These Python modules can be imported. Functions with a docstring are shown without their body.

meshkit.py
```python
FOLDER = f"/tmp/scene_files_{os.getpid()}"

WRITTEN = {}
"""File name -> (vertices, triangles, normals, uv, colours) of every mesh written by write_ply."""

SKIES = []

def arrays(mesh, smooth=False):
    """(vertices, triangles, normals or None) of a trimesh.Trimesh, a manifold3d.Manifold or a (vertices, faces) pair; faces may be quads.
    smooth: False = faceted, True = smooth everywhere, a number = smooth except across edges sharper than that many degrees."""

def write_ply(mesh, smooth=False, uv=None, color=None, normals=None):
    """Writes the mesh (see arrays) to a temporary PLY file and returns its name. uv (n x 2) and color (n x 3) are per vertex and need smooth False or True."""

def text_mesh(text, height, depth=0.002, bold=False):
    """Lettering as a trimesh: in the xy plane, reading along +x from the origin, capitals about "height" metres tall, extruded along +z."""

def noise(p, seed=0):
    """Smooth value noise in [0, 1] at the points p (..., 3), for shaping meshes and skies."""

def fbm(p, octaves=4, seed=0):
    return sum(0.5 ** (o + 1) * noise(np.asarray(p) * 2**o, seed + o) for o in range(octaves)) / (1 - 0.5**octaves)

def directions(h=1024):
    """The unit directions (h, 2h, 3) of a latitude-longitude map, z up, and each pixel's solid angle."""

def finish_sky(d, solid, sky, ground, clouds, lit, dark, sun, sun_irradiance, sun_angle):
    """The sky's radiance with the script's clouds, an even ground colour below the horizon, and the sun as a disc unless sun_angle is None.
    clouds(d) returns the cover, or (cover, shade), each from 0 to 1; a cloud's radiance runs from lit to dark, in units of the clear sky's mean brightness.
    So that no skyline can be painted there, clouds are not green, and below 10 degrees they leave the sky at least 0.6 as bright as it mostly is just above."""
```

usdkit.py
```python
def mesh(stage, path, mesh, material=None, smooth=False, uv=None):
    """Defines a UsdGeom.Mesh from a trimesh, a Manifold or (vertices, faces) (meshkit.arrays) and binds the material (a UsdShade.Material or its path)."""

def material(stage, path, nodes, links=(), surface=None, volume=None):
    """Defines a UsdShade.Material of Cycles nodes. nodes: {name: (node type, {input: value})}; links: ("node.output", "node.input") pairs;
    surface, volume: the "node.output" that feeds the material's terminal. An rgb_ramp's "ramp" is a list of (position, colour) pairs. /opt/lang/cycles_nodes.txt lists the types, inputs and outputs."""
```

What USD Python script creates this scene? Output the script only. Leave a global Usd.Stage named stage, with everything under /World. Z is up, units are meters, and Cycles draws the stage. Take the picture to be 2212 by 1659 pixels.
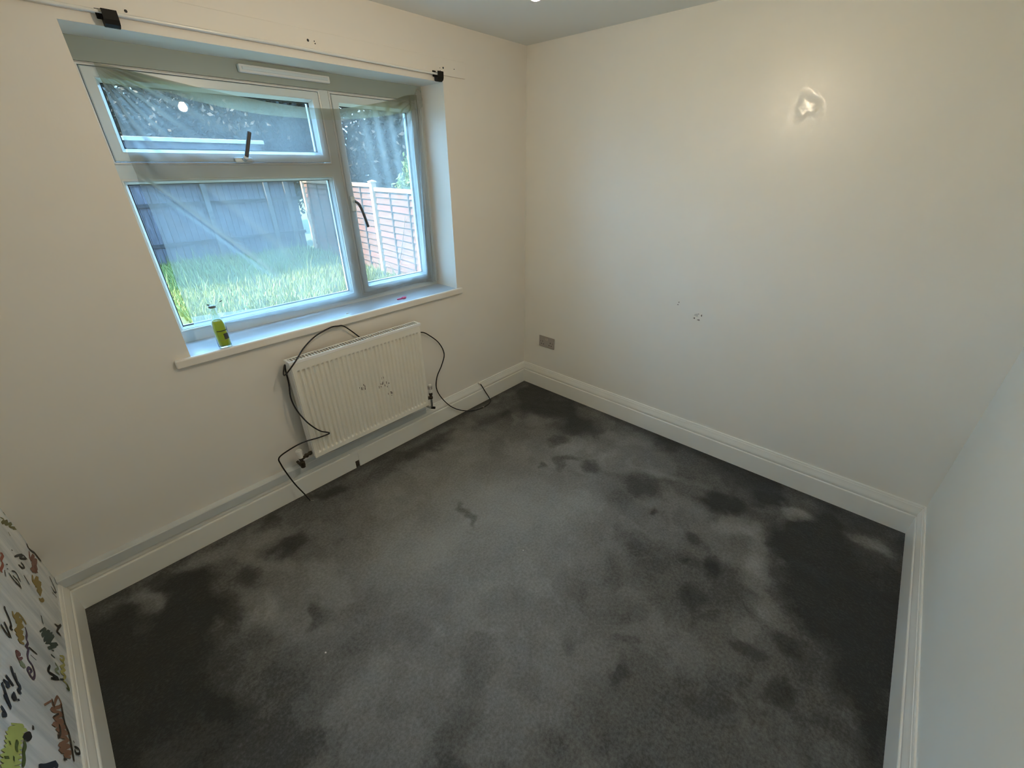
import math
import numpy as np
import trimesh
import manifold3d as m3
from shapely.geometry import Polygon
from pxr import Usd, UsdGeom, UsdLux, UsdShade, Gf, Sdf, Vt
import usdkit
import meshkit

stage = Usd.Stage.CreateInMemory()
UsdGeom.SetStageUpAxis(stage, UsdGeom.Tokens.z)
UsdGeom.SetStageMetersPerUnit(stage, 1.0)
UsdGeom.Xform.Define(stage, '/World')
UsdGeom.Scope.Define(stage, '/World/Looks')

# ------------------------------------------------------------------ camera, sky, sun, exposure
EXPOSURE = 0.0
CAM_EYE = np.array([-2.5566, -2.1956, 1.7119])
YAW, PITCH, ROLL = 0.8289, -0.4814, -0.0062
cam = UsdGeom.Camera.Define(stage, '/World/camera')
_cy, _sy, _cp, _sp = math.cos(YAW), math.sin(YAW), math.cos(PITCH), math.sin(PITCH)
_f = np.array([_sy * _cp, _cy * _cp, _sp]); _r = np.array([_cy, -_sy, 0.0]); _u = np.cross(_r, _f)
_r2 = math.cos(ROLL) * _r + math.sin(ROLL) * _u; _u2 = -math.sin(ROLL) * _r + math.cos(ROLL) * _u
cam.AddTransformOp().Set(Gf.Matrix4d(*_r2, 0, *_u2, 0, *(-_f), 0, *CAM_EYE, 1))
cam.CreateHorizontalApertureAttr(36.0)
cam.CreateVerticalApertureAttr(27.0)
cam.CreateFocalLengthAttr(36.0 * 897.9854 / 2212.0)
cam.CreateClippingRangeAttr(Gf.Vec2f(0.05, 500.0))
cam.CreateExposureAttr(EXPOSURE)

SKY = UsdLux.DomeLight.Define(stage, '/World/sky')
SKY.CreateColorAttr(Gf.Vec3f(0.30, 0.62, 1.0))
SKY.CreateIntensityAttr(5.7)

SUN = UsdLux.DistantLight.Define(stage, '/World/sun')
SUN.CreateAngleAttr(0.6)
SUN.CreateColorAttr(Gf.Vec3f(1.0, 0.91, 0.76))
SUN.CreateIntensityAttr(12.5 / 8.6e-5)          # irradiance over the disc's solid angle
_sd = np.array([-0.70, 0.06, 0.71]); _sd = _sd / np.linalg.norm(_sd)
_sx = np.cross([0, 1, 0], _sd); _sx /= np.linalg.norm(_sx); _sy2 = np.cross(_sd, _sx)
SUN.AddTransformOp().Set(Gf.Matrix4d(*_sx, 0, *_sy2, 0, *_sd, 0, 0, 0, 8, 1))
BULB_GLOW = 740.0                       # the ceiling bulb's radiance (its light is its glowing glass)
BULB_COLOR = (1.0, 0.81, 0.58)

# ------------------------------------------------------------------ helpers
RNG = np.random.default_rng(7)
used = {}

def path_for(name, parent):
    base = str(parent) + '/' + name
    k = used.get(base, -1) + 1
    used[base] = k
    return base if k == 0 else '%s_%03d' % (base, k)

def prim_tag(prim, label=None, cat=None, group=None, kind=None):
    for k, v in (('label', label), ('category', cat), ('group', group), ('kind', kind)):
        if v:
            prim.SetCustomDataByKey(k, v)
    return prim

def thing(name, label=None, cat=None, loc=(0, 0, 0), rotz=0, group=None, kind=None):
    p = path_for(name, '/World')
    x = UsdGeom.Xform.Define(stage, p)
    if tuple(loc) != (0, 0, 0):
        x.AddTranslateOp().Set(Gf.Vec3d(*map(float, loc)))
    if rotz:
        x.AddRotateZOp().Set(float(rotz))
    prim_tag(x.GetPrim(), label, cat, group, kind)
    return p

def obj(name, mesh, mat, parent='/World', smooth=False, label=None, cat=None, group=None, kind=None):
    p = path_for(name, parent)
    m = usdkit.mesh(stage, p, mesh, MAT[mat], smooth=smooth)
    prim_tag(m.GetPrim(), label, cat, group, kind)
    return p

def box(x0, x1, y0, y1, z0, z1):
    b = trimesh.creation.box([abs(x1 - x0), abs(y1 - y0), abs(z1 - z0)])
    b.apply_translation([(x0 + x1) / 2, (y0 + y1) / 2, (z0 + z1) / 2])
    return b

def rbox(x0, x1, y0, y1, z0, z1, r=0.003, n=8):
    """a box with rounded edges: the hull of eight small spheres"""
    s = m3.Manifold.sphere(r, n)
    pts = [s.translate([x, y, z]) for x in (x0 + r, x1 - r) for y in (y0 + r, y1 - r) for z in (z0 + r, z1 - r)]
    return to_tri(m3.Manifold.batch_hull(pts))

def to_tri(man):
    m = man.to_mesh()
    return trimesh.Trimesh(np.array(m.vert_properties)[:, :3], np.array(m.tri_verts), process=False)

def man_box(x0, x1, y0, y1, z0, z1):
    return m3.Manifold.cube([x1 - x0, y1 - y0, z1 - z0]).translate([x0, y0, z0])

def cat_mesh(*ms):
    return trimesh.util.concatenate(list(ms))

def lathe(profile, n=32):
    """profile: (radius, z) from bottom to top"""
    prof = np.asarray(profile, float)
    k = len(prof)
    th = np.linspace(0, 2 * np.pi, n, endpoint=False)
    v = np.stack([np.outer(np.cos(th), prof[:, 0]), np.outer(np.sin(th), prof[:, 0]), np.tile(prof[:, 1], (n, 1))], -1).reshape(-1, 3)
    f = []
    for i in range(n):
        j = (i + 1) % n
        for a in range(k - 1):
            f.append([i * k + a, j * k + a, j * k + a + 1]); f.append([i * k + a, j * k + a + 1, i * k + a + 1])
    m = trimesh.Trimesh(v, np.array(f), process=False)
    m.merge_vertices()
    m.update_faces(m.nondegenerate_faces())
    return m

def cyl(p0, p1, r, n=16, r1=None):
    p0, p1 = np.asarray(p0, float), np.asarray(p1, float)
    d = p1 - p0; L = np.linalg.norm(d)
    m = lathe([(0, 0), (r, 0), (r if r1 is None else r1, L), (0, L)], n)
    m.apply_transform(trimesh.geometry.align_vectors([0, 0, 1], d / L))
    m.apply_translation(p0)
    return m

def spline(pts, per=8):
    P = np.asarray(pts, float)
    Q = np.vstack([2 * P[0] - P[1], P, 2 * P[-1] - P[-2]])
    out = []
    for i in range(1, len(Q) - 2):
        for t in np.linspace(0, 1, per, endpoint=False):
            a, b, c, d = Q[i - 1], Q[i], Q[i + 1], Q[i + 2]
            out.append(0.5 * (2 * b + (c - a) * t + (2 * a - 5 * b + 4 * c - d) * t * t + (3 * b - a - 3 * c + d) * t ** 3))
    out.append(P[-1])
    return np.array(out)

def tube(path, r, n=8):
    P = np.asarray(path, float)
    T = np.gradient(P, axis=0); T /= np.linalg.norm(T, axis=1, keepdims=True)
    u = np.cross(T[0], [0.3, 0.5, 0.8]); u /= np.linalg.norm(u)
    rings = []
    rr = np.broadcast_to(r, len(P))
    for p, t, ri in zip(P, T, rr):
        u = u - t * (u @ t); u /= np.linalg.norm(u); w = np.cross(t, u)
        a = np.linspace(0, 2 * np.pi, n, endpoint=False)
        rings.append(p + ri * (np.outer(np.cos(a), u) + np.outer(np.sin(a), w)))
    v = np.vstack(rings + [P[:1], P[-1:]])
    f = []
    m = len(P)
    for i in range(m - 1):
        for a in range(n):
            b = (a + 1) % n
            f += [[i * n + a, i * n + b, (i + 1) * n + b], [i * n + a, (i + 1) * n + b, (i + 1) * n + a]]
    for a in range(n):
        b = (a + 1) % n
        f += [[m * n, b, a], [m * n + 1, (m - 1) * n + a, (m - 1) * n + b]]
    return trimesh.Trimesh(v, np.array(f), process=False)

def grid_faces(nu, nv):
    i, j = np.meshgrid(np.arange(nu - 1), np.arange(nv - 1), indexing='ij')
    a = (i * nv + j).ravel()
    return np.vstack([np.stack([a, a + nv, a + nv + 1], 1), np.stack([a, a + nv + 1, a + 1], 1)])

def sstep(x, a, b):
    t = np.clip((np.asarray(x, float) - a) / (b - a), 0, 1)
    return t * t * (3 - 2 * t)

# ------------------------------------------------------------------ materials
MAT = {}

def mat(name, nodes, links, surface):
    MAT[name] = usdkit.material(stage, '/World/Looks/' + name, nodes, links, surface=surface)

def plain(name, color, rough=0.5, spec=0.5, metal=0.0, **kw):
    mat(name, {'p': ('principled_bsdf', dict(base_color=color, roughness=rough, specular_ior_level=spec, metallic=metal, **kw))}, [], 'p.BSDF')

def varied(name, c1, c2, scale, rough=0.5, bump=0.0, bscale=None, stretch=(1, 1, 1), spec=0.5, detail=4, ramp=(0.35, 0.65), sheen=0.0, dist=0.002):
    nodes = {'g': ('geometry', {}), 'm': ('mapping', {'scale': stretch}),
             'n': ('noise_texture', {'scale': scale, 'detail': detail, 'roughness': 0.6}),
             'r': ('rgb_ramp', {'ramp': [(0, c1), (ramp[0], c1), (ramp[1], c2), (1, c2)]}),
             'p': ('principled_bsdf', {'roughness': rough, 'specular_ior_level': spec, 'sheen_weight': sheen})}
    links = [('g.position', 'm.vector'), ('m.vector', 'n.vector'), ('n.fac', 'r.fac'), ('r.color', 'p.base_color')]
    if bump:
        nodes['bn'] = ('noise_texture', {'scale': bscale or scale * 4, 'detail': 3.0})
        nodes['b'] = ('bump', {'strength': bump, 'distance': dist})
        links += [('m.vector', 'bn.vector'), ('bn.fac', 'b.height'), ('b.normal', 'p.normal')]
    mat(name, nodes, links, 'p.BSDF')

varied('wall_paint', (0.87, 0.845, 0.765), (0.89, 0.865, 0.785), 2.0, rough=0.36, bump=0.10, bscale=90, spec=0.8)
varied('lamplit_wall_paint', (0.84, 0.80, 0.72), (0.86, 0.82, 0.74), 2.0, rough=0.5, bump=0.12, bscale=90)  # warmer: lamplight without daylight is put into this colour
varied('daylit_wall_paint', (0.85, 0.865, 0.80), (0.87, 0.885, 0.82), 2.0, rough=0.5, bump=0.12, bscale=90)  # cool window daylight put into the front wall's colour
varied('ceiling_paint', (0.84, 0.865, 0.84), (0.85, 0.875, 0.85), 2.0, rough=0.6, bump=0.1, bscale=70)  # window light on the ceiling put in as a cool tint
varied('scrubbed_paint', (0.53, 0.58, 0.60), (0.82, 0.84, 0.84), 15.0, rough=0.45, bump=0.2, bscale=60, stretch=(1, 1, 0.14), detail=5, ramp=(0.36, 0.62))
varied('gloss_white', (0.87, 0.86, 0.79), (0.89, 0.88, 0.81), 6.0, rough=0.3, bump=0.06, bscale=30)
varied('trunking_plastic', (0.62, 0.64, 0.62), (0.66, 0.68, 0.66), 5.0, rough=0.45)
varied('filler', (0.58, 0.56, 0.52), (0.68, 0.66, 0.6), 40.0, rough=0.8, bump=0.4)
plain('upvc', (0.64, 0.72, 0.74), 0.3)
plain('head_grey', (0.33, 0.385, 0.35), 0.5)
plain('upvc_edge', (0.74, 0.76, 0.74), 0.3)
varied('sill_gloss', (0.47, 0.54, 0.61), (0.50, 0.57, 0.64), 5.0, rough=0.28)
plain('gasket', (0.03, 0.035, 0.04), 0.6)
plain('handle_grey', (0.10, 0.105, 0.11), 0.35, metal=0.6)
plain('black_plastic', (0.006, 0.006, 0.006), 0.6, spec=0.3)
plain('cable_black', (0.010, 0.009, 0.009), 0.4)
plain('rod_white', (0.85, 0.84, 0.78), 0.3)
varied('radiator_enamel', (0.84, 0.81, 0.71), (0.855, 0.825, 0.725), 4.0, rough=0.35)
plain('radiator_lit_white', (0.92, 0.92, 0.89), 0.3)  # white trim, brightened in colour for lamp light on the top
plain('radiator_inside', (0.035, 0.035, 0.033), 0.8)
plain('chip_dark', (0.14, 0.12, 0.10), 0.7)
plain('chip_grey', (0.30, 0.27, 0.24), 0.7)
plain('brass_dark', (0.055, 0.045, 0.03), 0.45, metal=0.5)
plain('chrome', (0.62, 0.62, 0.6), 0.2, metal=1.0)
plain('valve_white', (0.84, 0.82, 0.76), 0.35)
plain('socket_plastic', (0.40, 0.36, 0.32), 0.4)
plain('socket_switch', (0.50, 0.46, 0.42), 0.35)
plain('socket_hole', (0.05, 0.04, 0.035), 0.7)
plain('pink_plastic', (0.75, 0.06, 0.26), 0.35)
plain('pink_pale', (0.80, 0.16, 0.38), 0.35)
plain('lint', (0.85, 0.84, 0.82), 0.9)
plain('fly_black', (0.02, 0.02, 0.022), 0.5)
plain('patch_gloss', (0.90, 0.87, 0.79), 0.21, spec=0.7)
plain('soil', (0.07, 0.055, 0.04), 0.9)
INKS = dict(olive=(0.17, 0.165, 0.055), ink=(0.018, 0.02, 0.02), umber=(0.05, 0.04, 0.03), rust=(0.21, 0.10, 0.07), gold=(0.30, 0.22, 0.06),
            slate=(0.16, 0.18, 0.17), red=(0.33, 0.10, 0.06), purple=(0.085, 0.06, 0.11), maroon=(0.20, 0.09, 0.09), moss=(0.25, 0.31, 0.20),
            teal=(0.065, 0.10, 0.095), yellow=(0.46, 0.44, 0.15), navy=(0.02, 0.03, 0.05), lime=(0.46, 0.54, 0.16), darkgreen=(0.09, 0.13, 0.035),
            brown=(0.27, 0.15, 0.095))
for k, c in INKS.items():
    plain('paint_' + k, c, 0.6)

# carpet: tone from pile lie, plus soiling and shade painted along the walls (primvar "nap"), grain from the tufts
mat('carpet', {
    'a': ('attribute', {'attribute': 'nap'}),
    'g': ('geometry', {}),
    'n1': ('noise_texture', {'scale': 7.0, 'detail': 5.0, 'roughness': 0.6}),
    'n2': ('noise_texture', {'scale': 85.0, 'detail': 4.0, 'roughness': 0.72}),
    'k1': ('math', {'math_type': 'multiply_add', 'value2': 0.20, 'value3': -0.10}),
    'k2': ('math', {'math_type': 'multiply_add', 'value2': 0.62, 'value3': -0.31}),
    's1': ('math', {'math_type': 'add'}), 's2': ('math', {'math_type': 'add'}),
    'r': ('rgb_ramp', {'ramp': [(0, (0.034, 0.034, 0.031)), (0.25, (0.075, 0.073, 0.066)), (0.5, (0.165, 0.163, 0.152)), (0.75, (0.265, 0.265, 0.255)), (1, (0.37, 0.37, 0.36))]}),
    'b': ('bump', {'strength': 0.7, 'distance': 0.004}),
    'p': ('principled_bsdf', {'roughness': 0.95, 'specular_ior_level': 0.1, 'sheen_weight': 0.25, 'sheen_roughness': 0.5, 'sheen_tint': (0.8, 0.85, 0.9)})},
    [('g.position', 'n1.vector'), ('g.position', 'n2.vector'), ('n1.fac', 'k1.value1'), ('n2.fac', 'k2.value1'),
     ('a.fac', 's1.value1'), ('k1.value', 's1.value2'), ('s1.value', 's2.value1'), ('k2.value', 's2.value2'),
     ('s2.value', 'r.fac'), ('r.color', 'p.base_color'), ('n2.fac', 'b.height'), ('b.normal', 'p.normal')], 'p.BSDF')

# window glass: see-through with a mirror part that grows towards grazing
mat('window_glass', {
    'w': ('layer_weight', {'blend': 0.5}), 'pw': ('math', {'math_type': 'power', 'value2': 4.0}),
    'ma': ('math', {'math_type': 'multiply_add', 'value2': 0.85, 'value3': 0.05}),
    't': ('transparent_bsdf', {'color': (0.97, 0.985, 0.98)}), 'gl': ('glossy_bsdf', {'color': (1, 1, 1), 'roughness': 0.0}),
    'm': ('mix_closure', {})},
    [('w.facing', 'pw.value1'), ('pw.value', 'ma.value1'), ('ma.value', 'm.fac'), ('t.BSDF', 'm.closure1'), ('gl.BSDF', 'm.closure2')], 'm.closure')

def net(name, lo, hi, color):
    mat(name, {
        'w': ('layer_weight', {'blend': 0.5}),
        'ma': ('math', {'math_type': 'multiply_add', 'value2': hi, 'value3': lo, 'use_clamp': True}),
        't': ('transparent_bsdf', {'color': (1, 1, 1)}),
        'd': ('diffuse_bsdf', {'color': color}), 'tl': ('translucent_bsdf', {'color': color}),
        'dm': ('mix_closure', {'fac': 0.62}), 'm': ('mix_closure', {})},
        [('w.facing', 'ma.value1'), ('ma.value', 'm.fac'), ('d.BSDF', 'dm.closure1'), ('tl.BSDF', 'dm.closure2'),
         ('t.BSDF', 'm.closure1'), ('dm.closure', 'm.closure2')], 'm.closure')
net('net_fabric', 0.30, 1.2, (0.34, 0.35, 0.34))
net('net_hem', 0.52, 1.0, (0.40, 0.41, 0.33))
net('net_bottom_hem', 0.5, 1.0, (0.44, 0.46, 0.46))
net('net_bunch', 0.85, 0.3, (0.7, 0.71, 0.67))
net('net_side', 0.32, 1.0, (0.80, 0.83, 0.82))

mat('bottle_glass', {'p': ('principled_bsdf', {'base_color': (0.86, 0.93, 0.91), 'roughness': 0.02, 'transmission_weight': 1.0, 'ior': 1.45})}, [], 'p.BSDF')
mat('yellow_drink', {'t': ('translucent_bsdf', {'color': (0.92, 0.84, 0.03)}), 'd': ('principled_bsdf', {'base_color': (0.85, 0.76, 0.03), 'roughness': 0.2}), 'm': ('mix_closure', {'fac': 0.4})},
    [('t.BSDF', 'm.closure1'), ('d.BSDF', 'm.closure2')], 'm.closure')
plain('bottle_label', (0.06, 0.06, 0.03), 0.5)
plain('bottle_print', (0.62, 0.58, 0.16), 0.5)
plain('bottle_cap', (0.22, 0.24, 0.24), 0.35, metal=0.7)

# garden
def leafy(name, c1, c2):
    mat(name, {'o': ('geometry', {}), 'r': ('rgb_ramp', {'ramp': [(0, c1), (1, c2)]}),
               'd': ('principled_bsdf', {'roughness': 0.6, 'specular_ior_level': 0.25}), 't': ('translucent_bsdf', {}), 'm': ('mix_closure', {'fac': 0.3})},
        [('o.random_per_island', 'r.fac'), ('r.color', 'd.base_color'), ('r.color', 't.color'), ('d.BSDF', 'm.closure1'), ('t.BSDF', 'm.closure2')], 'm.closure')
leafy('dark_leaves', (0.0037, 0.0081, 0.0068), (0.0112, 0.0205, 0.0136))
leafy('bush_leaves', (0.0868, 0.1364, 0.0434), (0.2232, 0.2728, 0.1240))
leafy('grass_blades', (0.1013, 0.1323, 0.0374), (0.3645, 0.2990, 0.1375))
varied('lawn_soil', (0.0186, 0.0341, 0.0093), (0.0372, 0.0558, 0.0186), 8.0, rough=0.9)
varied('bark', (0.05, 0.04, 0.03), (0.09, 0.07, 0.05), 12.0, rough=0.9, stretch=(1, 1, 0.2))
varied('fence_wood', (0.0592, 0.0270, 0.0165), (0.0870, 0.0417, 0.0256), 5.0, rough=0.75, stretch=(1, 0.5, 12), bump=0.3, bscale=30)
varied('fence_wood_red', (0.0730, 0.0270, 0.0168), (0.0939, 0.0392, 0.0245), 5.0, rough=0.75, stretch=(1, 0.5, 12), bump=0.3, bscale=30)
varied('fence_cap', (0.1878, 0.1151, 0.0695), (0.2365, 0.1470, 0.0915), 7.0, rough=0.7, stretch=(1, 0.4, 4))
varied('fence_post_paint', (0.2296, 0.1520, 0.0952), (0.2644, 0.1764, 0.1135), 6.0, rough=0.6)
varied('batten_wood', (0.0310, 0.0211, 0.0174), (0.0496, 0.0347, 0.0285), 8.0, rough=0.8, stretch=(4, 4, 0.5))
varied('old_board', (0.0148, 0.0158, 0.0201), (0.0527, 0.0527, 0.0675), 7.0, rough=0.85, stretch=(6, 6, 0.6), detail=5)
varied('old_rail', (0.0062, 0.0062, 0.0074), (0.0124, 0.0124, 0.0155), 7.0, rough=0.85)
varied('old_post', (0.0372, 0.0372, 0.0372), (0.0558, 0.0558, 0.0558), 7.0, rough=0.85)
varied('bright_line_pale', (0.22, 0.22, 0.21), (0.28, 0.28, 0.27), 6.0, rough=0.7)
mat('bulb_glow', {'e': ('emission', {'color': BULB_COLOR, 'strength': BULB_GLOW})}, [], 'e.emission')

# ------------------------------------------------------------------ room shell
LX, WY, HT = 2.9885, 2.6751, 2.4
OX0, OX1, OZ0, OZ1 = -2.2699, -0.7157, 0.938, 2.133          # window opening
FY = 0.2186                                                  # inner face of the window frame

shell = man_box(-LX - 0.3, 0.3, 0.0, 0.34, -0.2, 2.55) - man_box(OX0, OX1, -0.1, 0.5, OZ0, OZ1)
obj('wall_back', to_tri(shell), 'lamplit_wall_paint', kind='structure', label='white plaster wall with warm lamplight in its colour around the window, above the radiator')
WR = thing('wall_right', kind='structure', label='bare off-white wall on the right with a chipped paint spot and a double socket')
obj('plaster', box(0.0, 0.3, -WY - 0.3, 0.0, -0.05, 2.55), 'wall_paint', WR)
WL = thing('wall_left', kind='structure', label='white wall at the lower left edge covered in coloured graffiti scribbles')
obj('plaster', box(-LX - 0.3, -LX, -WY - 0.3, 0.0, -0.05, 2.55), 'scrubbed_paint', WL)
obj('wall_front', box(-LX, 0.0, -WY - 0.3, -WY, -0.05, 2.55), 'daylit_wall_paint', kind='structure', label='white wall with cool daylight in its colour at the right edge of the photo')
obj('ceiling', box(-LX, 0.0, -WY, 0.0, HT, HT + 0.15), 'ceiling_paint', kind='structure', label='plain white ceiling above the corner')

# carpet, with the patches where its pile was trodden or brushed (floor coordinates: x, y, radii, angle, lightness)
NAP = [
  (-2.643, -0.378, 0.188, 0.098, 100, -0.55), (-2.833, -0.424, 0.306, 0.146, 102, -0.5), (-2.668, -0.139, 0.103, 0.063, 152, -0.4), (-2.223, -0.344, 0.072, 0.067, -137, -0.3),
  (-2.228, -0.108, 0.054, 0.046, 144, -0.3), (-2.417, -0.364, 0.067, 0.051, 105, -0.3), (-2.3, -0.807, 0.057, 0.033, 72, -0.2), (-1.888, -0.117, 0.1, 0.044, 176, -0.35),
  (-1.477, -0.828, 0.116, 0.016, 78, -0.3), (-2.682, -0.887, 0.072, 0.034, 120, -0.3), (-2.958, -0.646, 0.211, 0.07, 90, -0.4), (-2.783, -0.839, 0.25, 0.128, 110, -0.22),
  (-2.794, -0.187, 0.09, 0.056, 118, 0.3), (-2.618, -0.523, 0.055, 0.029, 95, 0.25), (-2.45, -0.565, 0.123, 0.073, 103, 0.2), (-2.799, -0.348, 0.085, 0.036, 120, 0.2),
  (-2.071, -0.006, 0.117, 0.053, 177, 0.1), (-0.248, -0.452, 0.306, 0.156, 109, -0.5), (-0.137, -0.209, 0.125, 0.118, -158, -0.45), (-0.321, -0.825, 0.138, 0.122, 93, -0.3),
  (-0.545, -0.781, 0.07, 0.064, -173, -0.25), (-0.497, -1.012, 0.218, 0.118, 114, 0.15), (-0.632, -1.133, 0.068, 0.058, -163, -0.32), (-0.752, -0.971, 0.077, 0.03, -145, -0.25),
  (-0.65, -0.983, 0.076, 0.025, 124, -0.28), (-0.833, -0.896, 0.029, 0.024, -150, -0.3), (-0.58, -1.458, 0.133, 0.1, -167, -0.3), (-0.766, -1.614, 0.031, 0.021, -173, -0.25),
  (-0.811, -1.416, 0.081, 0.062, 33, -0.12), (-0.108, -1.683, 0.52, 0.104, 87, -0.28), (-0.408, -1.562, 0.199, 0.028, 98, 0.15), (-0.419, -1.879, 0.123, 0.079, 128, -0.38),
  (-0.224, -2.047, 0.079, 0.058, 147, -0.35), (-0.247, -2.19, 0.074, 0.058, 138, 0.4), (-0.354, -2.325, 0.224, 0.116, 171, -0.5), (-0.513, -2.225, 0.177, 0.077, -177, -0.35),
  (-0.236, -2.527, 0.111, 0.052, 81, 0.35), (-0.085, -2.471, 0.167, 0.044, 83, -0.2), (-0.701, -2.498, 0.397, 0.162, 177, -0.5), (-0.696, -2.38, 0.187, 0.095, 172, -0.32),
  (-0.957, -2.562, 0.18, 0.068, 178, -0.32), (-1.169, -2.623, 0.14, 0.037, -179, -0.2), (-0.696, -2.146, 0.143, 0.064, -174, 0.25), (-0.558, -1.979, 0.11, 0.073, 118, 0.18),
  (-0.535, -2.096, 0.049, 0.03, 130, 0.18), (-0.788, -1.855, 0.052, 0.034, 153, -0.22), (-0.911, -1.982, 0.073, 0.039, -171, -0.28), (-1.117, -1.982, 0.068, 0.045, 156, -0.2),
  (-0.966, -1.851, 0.035, 0.016, 138, -0.2), (-1.048, -1.646, 0.057, 0.043, -176, -0.14), (-1.194, -2.212, 0.052, 0.032, 99, -0.2), (-1.067, -2.34, 0.063, 0.044, 86, -0.2),
  (-1.309, -2.372, 0.064, 0.04, 156, -0.22), (-1.49, -1.86, 0.047, 0.022, 136, -0.16), (-1.619, -1.895, 0.041, 0.031, 155, -0.15), (-1.012, -2.315, 0.175, 0.036, 73, 0.12),
  (-0.822, -2.165, 0.098, 0.081, 28, 0.05), (-0.429, -0.264, 0.131, 0.059, -138, 0.15), (-0.44, -0.513, 0.089, 0.079, 141, 0.2), (-0.593, -0.341, 0.092, 0.043, -137, -0.2),
  (-0.601, -0.28, 0.242, 0.06, 168, -0.2), (-1.187, -0.17, 0.206, 0.062, 176, -0.25), (-1.457, -0.176, 0.182, 0.067, 176, -0.2), (-0.919, -0.21, 0.254, 0.079, 169, 0.05),
  (-1.78, -0.819, 0.203, 0.154, 158, 0.12), (-1.798, -1.19, 0.552, 0.456, 118, 0.1), (-1.128, -1.041, 0.403, 0.228, 133, 0.12), (-2.345, -1.19, 0.27, 0.173, 116, 0.02),
]

def carpet_tone(x, y):
    P = np.stack([x, y, np.zeros_like(x)], -1)
    wx = (meshkit.fbm(P * 9.0, 3, 3) - 0.5) * 0.12 + (meshkit.fbm(P * 26.0, 3, 8) - 0.5) * 0.03
    wy = (meshkit.fbm(P * 9.0 + 31.7, 3, 5) - 0.5) * 0.12 + (meshkit.fbm(P * 26.0 + 9.1, 3, 11) - 0.5) * 0.03
    X, Y = x + wx, y + wy
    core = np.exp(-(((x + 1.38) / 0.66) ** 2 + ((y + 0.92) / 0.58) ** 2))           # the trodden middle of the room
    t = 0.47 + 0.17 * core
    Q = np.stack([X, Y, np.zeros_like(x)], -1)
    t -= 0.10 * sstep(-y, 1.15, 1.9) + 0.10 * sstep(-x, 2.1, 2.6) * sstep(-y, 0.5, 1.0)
    m1 = sstep(meshkit.fbm(Q * 3.1 + 4.2, 4, 17), 0.44, 0.56) - 0.5
    m2 = sstep(meshkit.fbm(Q * 9.5 + 1.7, 4, 23), 0.45, 0.58) - 0.5
    t += (0.15 * m1 + 0.09 * m2) * (1 - 0.8 * core)
    for cx, cy, ra, rb, ang, val in NAP:
        a = math.radians(ang)
        dx, dy = X - cx, Y - cy
        u = (dx * math.cos(a) + dy * math.sin(a)) / ra
        w = (-dx * math.sin(a) + dy * math.cos(a)) / rb
        d = np.sqrt(u * u + w * w)
        soft = 0.15 if max(ra, rb) < 0.14 else 0.22
        t += val / (1 + np.exp(np.minimum((d - 1.0) / soft, 60.0)))
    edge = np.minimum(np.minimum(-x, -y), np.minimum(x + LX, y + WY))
    t -= 0.22 * (1 - sstep(edge + wx * 0.4, 0.02, 0.10))  # soiling along the walls, with the shade of the gaps painted in
    return np.clip(t, 0.0, 1.0)

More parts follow.
